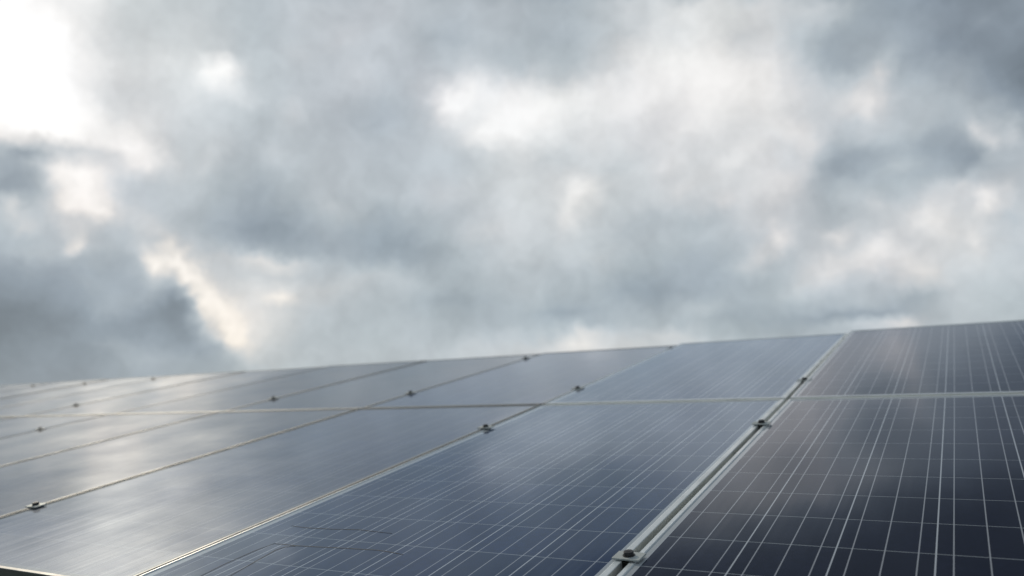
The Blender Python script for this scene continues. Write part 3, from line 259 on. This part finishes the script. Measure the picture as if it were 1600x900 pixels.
def box(bm, x0, x1, y0, y1, z0, z1, bev=0.0):
    mtx = Matrix.Translation(((x0 + x1) / 2, (y0 + y1) / 2, (z0 + z1) / 2)) @ Matrix.Diagonal((x1 - x0, y1 - y0, z1 - z0, 1))
    r = bmesh.ops.create_cube(bm, size=1, matrix=mtx)
    if bev:
        es = {e for v in r['verts'] for e in v.link_edges}
        bmesh.ops.bevel(bm, geom=list(es), offset=bev, segments=2, affect='EDGES', profile=.6)

def prism(bm, cx, cy, z0, z1, r, n, bev=0.0, rot=0.0):
    r_ = bmesh.ops.create_cone(bm, cap_ends=True, segments=n, radius1=r, radius2=r, depth=z1 - z0,
                               matrix=Matrix.Translation((cx, cy, (z0 + z1) / 2)) @ Matrix.Rotation(rot, 4, 'Z'))
    if bev:
        es = {e for v in r_['verts'] for e in v.link_edges}
        bmesh.ops.bevel(bm, geom=list(es), offset=bev, segments=1, affect='EDGES')

def ring(bm, x0, x1, l, prof, left=1.0, right=1.0):
    """sweep a closed profile of (inset, z) points round a w x l rectangle with mitred corners"""
    loops = []
    for (cx, cy, sx, sy) in ((x0, 0, left, 1), (x1, 0, -right, 1), (x1, l, -right, -1), (x0, l, left, -1)):
        loops.append([bm.verts.new((cx + sx * d, cy + sy * d, z)) for d, z in prof])
    for i in range(4):
        a, b = loops[i], loops[(i + 1) % 4]
        for j in range(len(prof)):
            k = (j + 1) % len(prof)
            bm.faces.new((a[j], b[j], b[k], a[k]))

def empty(name, loc, basis=BASIS):
    o = bpy.data.objects.new(name, None); C.objects.link(o)
    o.empty_display_size = .1
    o.matrix_world = Matrix.Translation(loc) @ basis.to_4x4()
    return o

def copy_tree(o):
    r = o.copy(); C.objects.link(r)
    for ch in list(o.children):
        c = ch.copy(); C.objects.link(c); c.parent = r
        for g in list(ch.children):
            d = g.copy(); C.objects.link(d); d.parent = c
    return r

# ---------------------------------------------------------------- one solar panel
def make_panel(xl=0.0, xr=0.0, left=1.0, right=1.0, fmat=None):
    """xl, xr: how far the frame reaches into the seam on each side; left, right: width of its lips"""
    root = empty('solar_panel', (0, 0, 0))
    bm = bmesh.new()
    ring(bm, -xl, PW + xr, PL, [(0, -.040), (0, -.0012), (.0008, -.0002), (.0100, 0), (.0108, -.0006), (.0110, -.0022),
                      (.0110, -.0075), (.0018, -.0075), (.0018, -.0385), (.028, -.0385), (.028, -.040)], left, right)
    link('frame', bm, fmat or M_FRAME, root)
    bm = bmesh.new(); box(bm, .0035 - xl, PW - .0035 + xr, .0045, PL - .0045, -.0070, -.0024)
    link('cell_sheet', bm, M_CELL, root)
    bm = bmesh.new(); box(bm, PW / 2 - .06, PW / 2 + .06, PL - .26, PL - .16, -.032, -.0072, .004)
    link('junction_box', bm, M_PLASTIC, root)
    return root

def make_clamp():
    root = empty('mid_clamp', (0, 0, 0))
    bm = bmesh.new()
    box(bm, -.0275, .0275, -.019, .019, .0006, .0040, .0008)       # plate bridging both frames
    link('clamp_plate', bm, M_CLAMP, root)
    bm = bmesh.new()
    for s in (-1, 1): box(bm, s * .0080 - .0012, s * .0080 + .0012, -.0195, .0195, -.034, .0004)
    box(bm, -.0066, .0066, -.0195, .0195, -.034, -.031)
    link('channel', bm, M_BOLT, root)
    bm = bmesh.new()
    prism(bm, 0, 0, .0041, .0052, .0118, 28)
    prism(bm, 0, 0, .0053, .0122, .0096, 28, .0009)
    prism(bm, 0, 0, .01225, .0126, .0042, 6)
    prism(bm, 0, 0, -.050, .0045, .0038, 12)
    link('bolt', bm, M_BOLT, root)
    return root

ORD = ['first', 'second', 'third', 'fourth', 'fifth', 'sixth', 'seventh', 'eighth', 'ninth', 'tenth', 'eleventh', 'twelfth', 'thirteenth', 'fourteenth']
# cell tone of each column and (last value) refractive index minus one, raised leftward to brighten reflections
COLUMN_TONE = {1: (.009, .011, .025, .32), 0: (.009, .011, .026, .33), -1: (.007, .019, .070, .47), -2: (.011, .032, .105, .66),
        -3: (.014, .032, .076, .69), -4: (.016, .030, .066, .71)}
K0, K1 = -12, 1                        # leftmost and rightmost column
def jitter(s): return random.uniform(-s, s)

protos = {}
for k in range(K1, K0 - 1, -1):
    for row in (0, 1):
        kind_ = 'near' if k >= 0 else 'middle' if k == -1 else 'far'
        if kind_ in protos: p = copy_tree(protos[kind_])
        elif kind_ == 'near': p = make_panel(.0025, .0025)
        elif kind_ == 'middle': p = make_panel(.006, .0025, .32, 1.3)
        else: p = make_panel(.006, .006, .55, .55, M_DULL)
        protos.setdefault(kind_, p)
        v0 = row * (PL + ROWGAP)
        u0 = k * PITCH + .010
        tilt = Matrix.Rotation(R(jitter(.07)) + (R(TIP[k, row][0]) if (k, row) in TIP else 0), 3, 'X') @ \
               Matrix.Rotation(R(jitter(.07)) + (R(TIP[k, row][1]) if (k, row) in TIP else 0), 3, 'Y')
        p.matrix_world = Matrix.Translation(on_array(u0, v0, jitter(.0006))) @ (BASIS @ tilt).to_4x4()
        rn = 'lower' if row == 0 else 'upper'
        if k == 1: txt = 'dark solar panel in the %s row beyond the right edge of the photo' % rn
        elif k == 0: txt = 'dark navy solar panel right of the wide silver seam, %s row' % rn
        elif k == -1: txt = 'blue solar panel just left of the wide silver seam, %s row' % rn
        else: txt = 'sky reflecting solar panel, %s to the left of the wide silver seam, %s row' % (ORD[-k - 1], rn)
        tone = COLUMN_TONE.get(k, COLUMN_TONE[-4])
        for ch in p.children:
            if ch.name.startswith('cell_sheet'):
                ch.color = tuple(t_ * random.uniform(.93, 1.07) for t_ in tone[:3]) + (tone[3],)
        p['label'] = txt; p['category'] = 'solar panel'; p['group'] = 'solar panels of the tilted array'

VC = [.37, 1.53, 2.345, 3.69]
OMIT = {(-1, 0), (-2, 1), (-3, 1), (-3, 3), (-4, 2), (-4, 3), (-5, 3), (-6, 2), (-7, 2), (-8, 2)}
VN = ['lowest', 'second lowest', 'second highest', 'highest']
cproto = None
for k in range(K1, K0, -1):
    for i, v in enumerate(VC):
        if (k, i) in OMIT: continue
        c = make_clamp() if cproto is None else copy_tree(cproto)
        cproto = cproto or c
        vv = v + (jitter(.03) if k != 0 else 0)
        c.matrix_world = Matrix.Translation(on_array(k * PITCH, vv, .0008)) @ (BASIS @ Matrix.Rotation(R(jitter(3)), 3, 'Z')).to_4x4()
        if k == 1: txt = '%s clamp on the panel seam beyond the right edge of the photo' % VN[i]
        elif k == 0: txt = 'grey clamp plate with dark bolt, %s on the wide silver seam' % VN[i]
        else: txt = 'small dark clamp, %s on the %s seam left of the wide silver seam' % (VN[i], ORD[-k - 1])
        c['label'] = txt; c['category'] = 'clamp'; c['group'] = 'clamps bolted on the panel seams'

# ---------------------------------------------------------------- support structure
stand = empty('mounting_frame', (0, 0, 0), Matrix.Identity(3))
stand['label'] = 'galvanised steel rails and posts carrying the tilted solar panels'
stand['category'] = 'mounting frame'
UL, UR = K0 * PITCH - .05, (K1 + 1) * PITCH + .05
def array_child(name, bm, mat):
    o = link(name, bm, mat, stand)
    o.matrix_world = Matrix.Translation(ORG) @ BASIS.to_4x4()
    return o
for v in VC:
    bm = bmesh.new(); box(bm, UL, UR, v - .02, v + .02, -.086, -.0415)
    array_child('rail', bm, M_STEEL)
for q in range(5):
    u = K0 * PITCH + 1.2 + q * 2.9
    bm = bmesh.new(); box(bm, u - .03, u + .03, .08, 2 * PL - .1, -.170, -.0865)
    array_child('rafter', bm, M_STEEL)
    for v in (.55, 3.1):
        top = on_array(u, v, -.1705)
        bm = bmesh.new(); box(bm, -.04, .04, -.04, .04, -.3, top.z)
        o = link('post', bm, M_STEEL, stand); o.location = (top.x, top.y, 0)

# ---------------------------------------------------------------- ground
bm = bmesh.new()
bmesh.ops.create_grid(bm, x_segments=2, y_segments=2, size=3000)
g = link('ground', bm, M_GROUND); g['kind'] = 'structure'
# ---------------------------------------------------------------- added dark ribbons: a cell row line dark against the reflection
def dark_ribbon(pts, w):
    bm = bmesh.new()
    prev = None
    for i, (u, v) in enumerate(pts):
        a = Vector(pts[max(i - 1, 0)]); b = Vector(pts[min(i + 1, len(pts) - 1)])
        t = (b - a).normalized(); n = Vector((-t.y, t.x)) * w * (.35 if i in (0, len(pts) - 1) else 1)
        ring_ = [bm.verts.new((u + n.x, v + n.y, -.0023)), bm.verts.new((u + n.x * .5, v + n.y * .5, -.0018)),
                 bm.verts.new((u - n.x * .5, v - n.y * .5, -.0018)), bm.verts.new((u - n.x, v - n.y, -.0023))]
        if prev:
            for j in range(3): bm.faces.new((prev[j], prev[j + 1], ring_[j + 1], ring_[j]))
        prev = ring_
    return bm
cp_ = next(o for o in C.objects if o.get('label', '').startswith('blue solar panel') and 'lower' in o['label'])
for pts, w in DARK_LINES:
    link('row_line_ribbon', dark_ribbon([(u + PITCH - .01, v) for u, v in pts], w), M_DARK_LINE, cp_)

# ---------------------------------------------------------------- sky: broken overcast
w = bpy.data.worlds.new('World'); w.use_nodes = True
N = NT(w.node_tree); N.n.clear()
outw = N.new('ShaderNodeOutputWorld'); bg = N.new('ShaderNodeBackground')
N.l.new(bg.outputs[0], outw.inputs[0]); bg.inputs[1].default_value = .1
SUN_AZ, SUN_EL = -63.0, 32.8            # veiled sun, upper left
sky = N.new('ShaderNodeTexSky', sky_type='NISHITA', sun_disc=False)
sky.sun_elevation = R(SUN_EL); sky.sun_rotation = R(SUN_AZ)
tc = N.new('ShaderNodeTexCoord'); D = tc.outputs['Generated']
# ragged cloud edges: displace the lookup direction with noise
def centred(scale, detail, rough, off):
    n = N.noise(N.vmath('ADD', D, (off, off * .7, off * 1.3)), scale, detail, rough, 'Color')
    return N.vmath('SUBTRACT', n, (.5, .5, .5))
warp = N.vmath('ADD', N.vmath('SCALE', centred(9, 2, .5, 3.1), None, .018), N.vmath('SCALE', centred(26, 5, .65, 7.7), None, .040))
d2 = N.vmath('NORMALIZE', N.vmath('ADD', D, warp))
sp = N.new('ShaderNodeSeparateXYZ'); N.l.new(d2, sp.inputs[0])
az = N.math('MULTIPLY', N.math('ARCTAN2', sp.outputs[0], sp.outputs[1]), 180 / math.pi)
el = N.math('MULTIPLY', N.math('ARCSINE', sp.outputs[2]), 180 / math.pi)
AZ0, AZ1, EL0, EL1 = -72., 12., -2., 44.
t = N.math('MULTIPLY', N.rng(az, AZ0, AZ1), 4.0)
SEG = 4
facs = [N.math('SUBTRACT', t, float(q), clamp=True) for q in range(SEG)]
past = [N.math('GREATER_THAN', t, float(q)) for q in range(1, SEG)]

def band(j):
    """three elevation rings of cloud brightness, held in the red, green and blue of one set of ramps"""
    g = bpy.data.node_groups.new('cloud_band', 'ShaderNodeTree')
    for nm in ('first', 'second', 'third', 'fourth', 'past one', 'past two', 'past three'):
        g.interface.new_socket(nm, in_out='INPUT', socket_type='NodeSocketFloat')
    g.interface.new_socket('Color', in_out='OUTPUT', socket_type='NodeSocketColor')
    G = NT(g); gi = G.new('NodeGroupInput'); go = G.new('NodeGroupOutput')
    per = (len(SKY[0]) - 1) // SEG
    outs = []
    for q in range(SEG):
        r = G.new('ShaderNodeValToRGB'); cr = r.color_ramp; cr.interpolation = 'LINEAR'
        while len(cr.elements) < per + 1: cr.elements.new(.5)
        for i in range(per + 1):
            e_ = cr.elements[i]; e_.position = i / per
            e_.color = tuple(SKY[j + c][q * per + i] / 1000 for c in range(3)) + (1,)
        G.l.new(gi.outputs[q], r.inputs[0]); outs.append(r.outputs[0])
    c_ = outs[0]
    for q in range(1, SEG): c_ = G.mix(gi.outputs[SEG + q - 1], c_, outs[q])
    G.l.new(c_, go.inputs[0])
    return g

enc = None; nr = len(SKY)
for j in range(0, nr, 3):
    gn_ = N.new('ShaderNodeGroup'); gn_.node_tree = band(j)
    for q, s_ in enumerate(facs + past): N.l.new(s_, gn_.inputs[q])
    sep = N.new('ShaderNodeSeparateColor'); N.l.new(gn_.outputs[0], sep.inputs[0])
    for c in range(3):
        if enc is None: enc = sep.outputs[0]; continue
        e = EL0 + (EL1 - EL0) * (j + c) / (nr - 1); de = (EL1 - EL0) / (nr - 1)
        m = N.new('ShaderNodeMix', data_type='FLOAT')
        N.put(m.inputs[0], N.rng(el, e - de, e)); N.put(m.inputs[2], enc); N.put(m.inputs[3], sep.outputs[c])
        enc = m.outputs[0]
# cloud layer elsewhere in the sky
gen = N.rng(N.noise(D, 2.4, 6, .55), .3, .7, .255, .375)
outside = N.math('MAXIMUM', N.rng(az, AZ0 - 14, AZ0, 1, 0, 'SMOOTHSTEP'), N.rng(az, AZ1, AZ1 + 14, 0, 1, 'SMOOTHSTEP'))
outside = N.math('MAXIMUM', outside, N.rng(el, EL1, EL1 + 12, 0, 1, 'SMOOTHSTEP'))
m = N.new('ShaderNodeMix', data_type='FLOAT')
N.put(m.inputs[0], outside); N.put(m.inputs[2], enc); N.put(m.inputs[3], gen)
enc = m.outputs[0]
lum = N.math('MULTIPLY', enc, enc)                    # the table holds square roots
# thick cloud is bluish, thin cloud near white, and warmer low down and to the east
hue = N.new('ShaderNodeValToRGB'); N.l.new(enc, hue.inputs[0]); cr = hue.color_ramp
for k_ in range(3): cr.elements.new(.5)
for e_, (p_, c_) in zip(cr.elements, ((.10, (.80, 1.0, 1.18)), (.30, (.84, 1.01, 1.17)), (.376, (.90, 1.015, 1.09)), (.455, (.975, 1.005, 1.03)), (.51, (1., 1., 1.)))):
    e_.position = p_; e_.color = tuple(v * .5 for v in c_) + (1,)
lowwarm = N.math('MULTIPLY', N.rng(el, 4, 22, 1, 0), N.rng(az, -40, -30, 1, .45))
warmth = N.math('MULTIPLY', N.rng(enc, .40, .49), N.math('MAXIMUM', lowwarm, N.math('MULTIPLY', N.rng(az, -22, -12), .22)))
tint = N.mix(warmth, hue.outputs[0], (.535, .495, .44, 1))
hn = N.noise(D, 5.0, 2, .5, 'Color')
tint = N.vmath('MULTIPLY', tint, N.vmath('ADD', N.vmath('SCALE', hn, None, .04), (.98, .98, .98)))
sq = N.vmath('SCALE', tint, None, N.math('MULTIPLY', lum, 2.0))
# finer billow texture of the cloud itself
bil = N.math('ADD', N.rng(N.noise(d2, 13, 7, .62), .32, .68, -.14, .14), N.rng(N.noise(D, 60, 4, .6), .25, .75, -.015, .015))
bil = N.math('MULTIPLY', bil, N.rng(enc, .49, .55, 1.0, .2))
cloud = N.vmath('SCALE', sq, None, N.math('MULTIPLY', N.math('ADD', bil, 1.0), 32.0))
N.l.new(N.mix(.97, sky.outputs[0], cloud), bg.inputs[0])
sc.world = w
w.cycles.sampling_method = 'MANUAL'; w.cycles.sample_map_resolution = 512

# ---------------------------------------------------------------- the veiled sun
sd = bpy.data.lights.new('sun', 'SUN'); sd.energy = 1.2; sd.angle = R(10); sd.color = (1, .89, .72)
so = bpy.data.objects.new('sun', sd); C.objects.link(so)
a, e = R(SUN_AZ), R(SUN_EL)
sdir = Vector((math.sin(a) * math.cos(e), math.cos(a) * math.cos(e), math.sin(e)))
so.rotation_euler = sdir.to_track_quat('Z', 'Y').to_euler(); so.location = (-6, 6, 8)

# ---------------------------------------------------------------- camera
cd = bpy.data.cameras.new('camera'); cam = bpy.data.objects.new('camera', cd); C.objects.link(cam)
Rm = Matrix(((0.8636657634274728, 0.09416382289923182, 0.4951915018861316),
             (0.504064925464211, -0.16134046604535793, -0.8484620232709453),
             (0.0, 0.9823962685562628, -0.18680891714993475)))
# (columns of world-from-camera: right, up, back)
cam.matrix_world = Matrix.Translation((0.58576, -1.07922684, 1.30646193)) @ Rm.to_4x4()
cd.sensor_width = 36; cd.lens = 27.553; cd.clip_start = .02; cd.clip_end = 10000
cd.dof.use_dof = True; cd.dof.focus_distance = 1.62; cd.dof.aperture_fstop = 2.5
sc.camera = cam
sc.render.engine = 'CYCLES'
sc.view_settings.view_transform = 'Standard'; sc.view_settings.look = 'None'
sc.view_settings.exposure = 0.09; sc.view_settings.gamma = 1; sc.view_settings.use_curve_mapping = False
sc.render.resolution_x = 1024; sc.render.resolution_y = 576
sc.cycles.max_bounces = 6
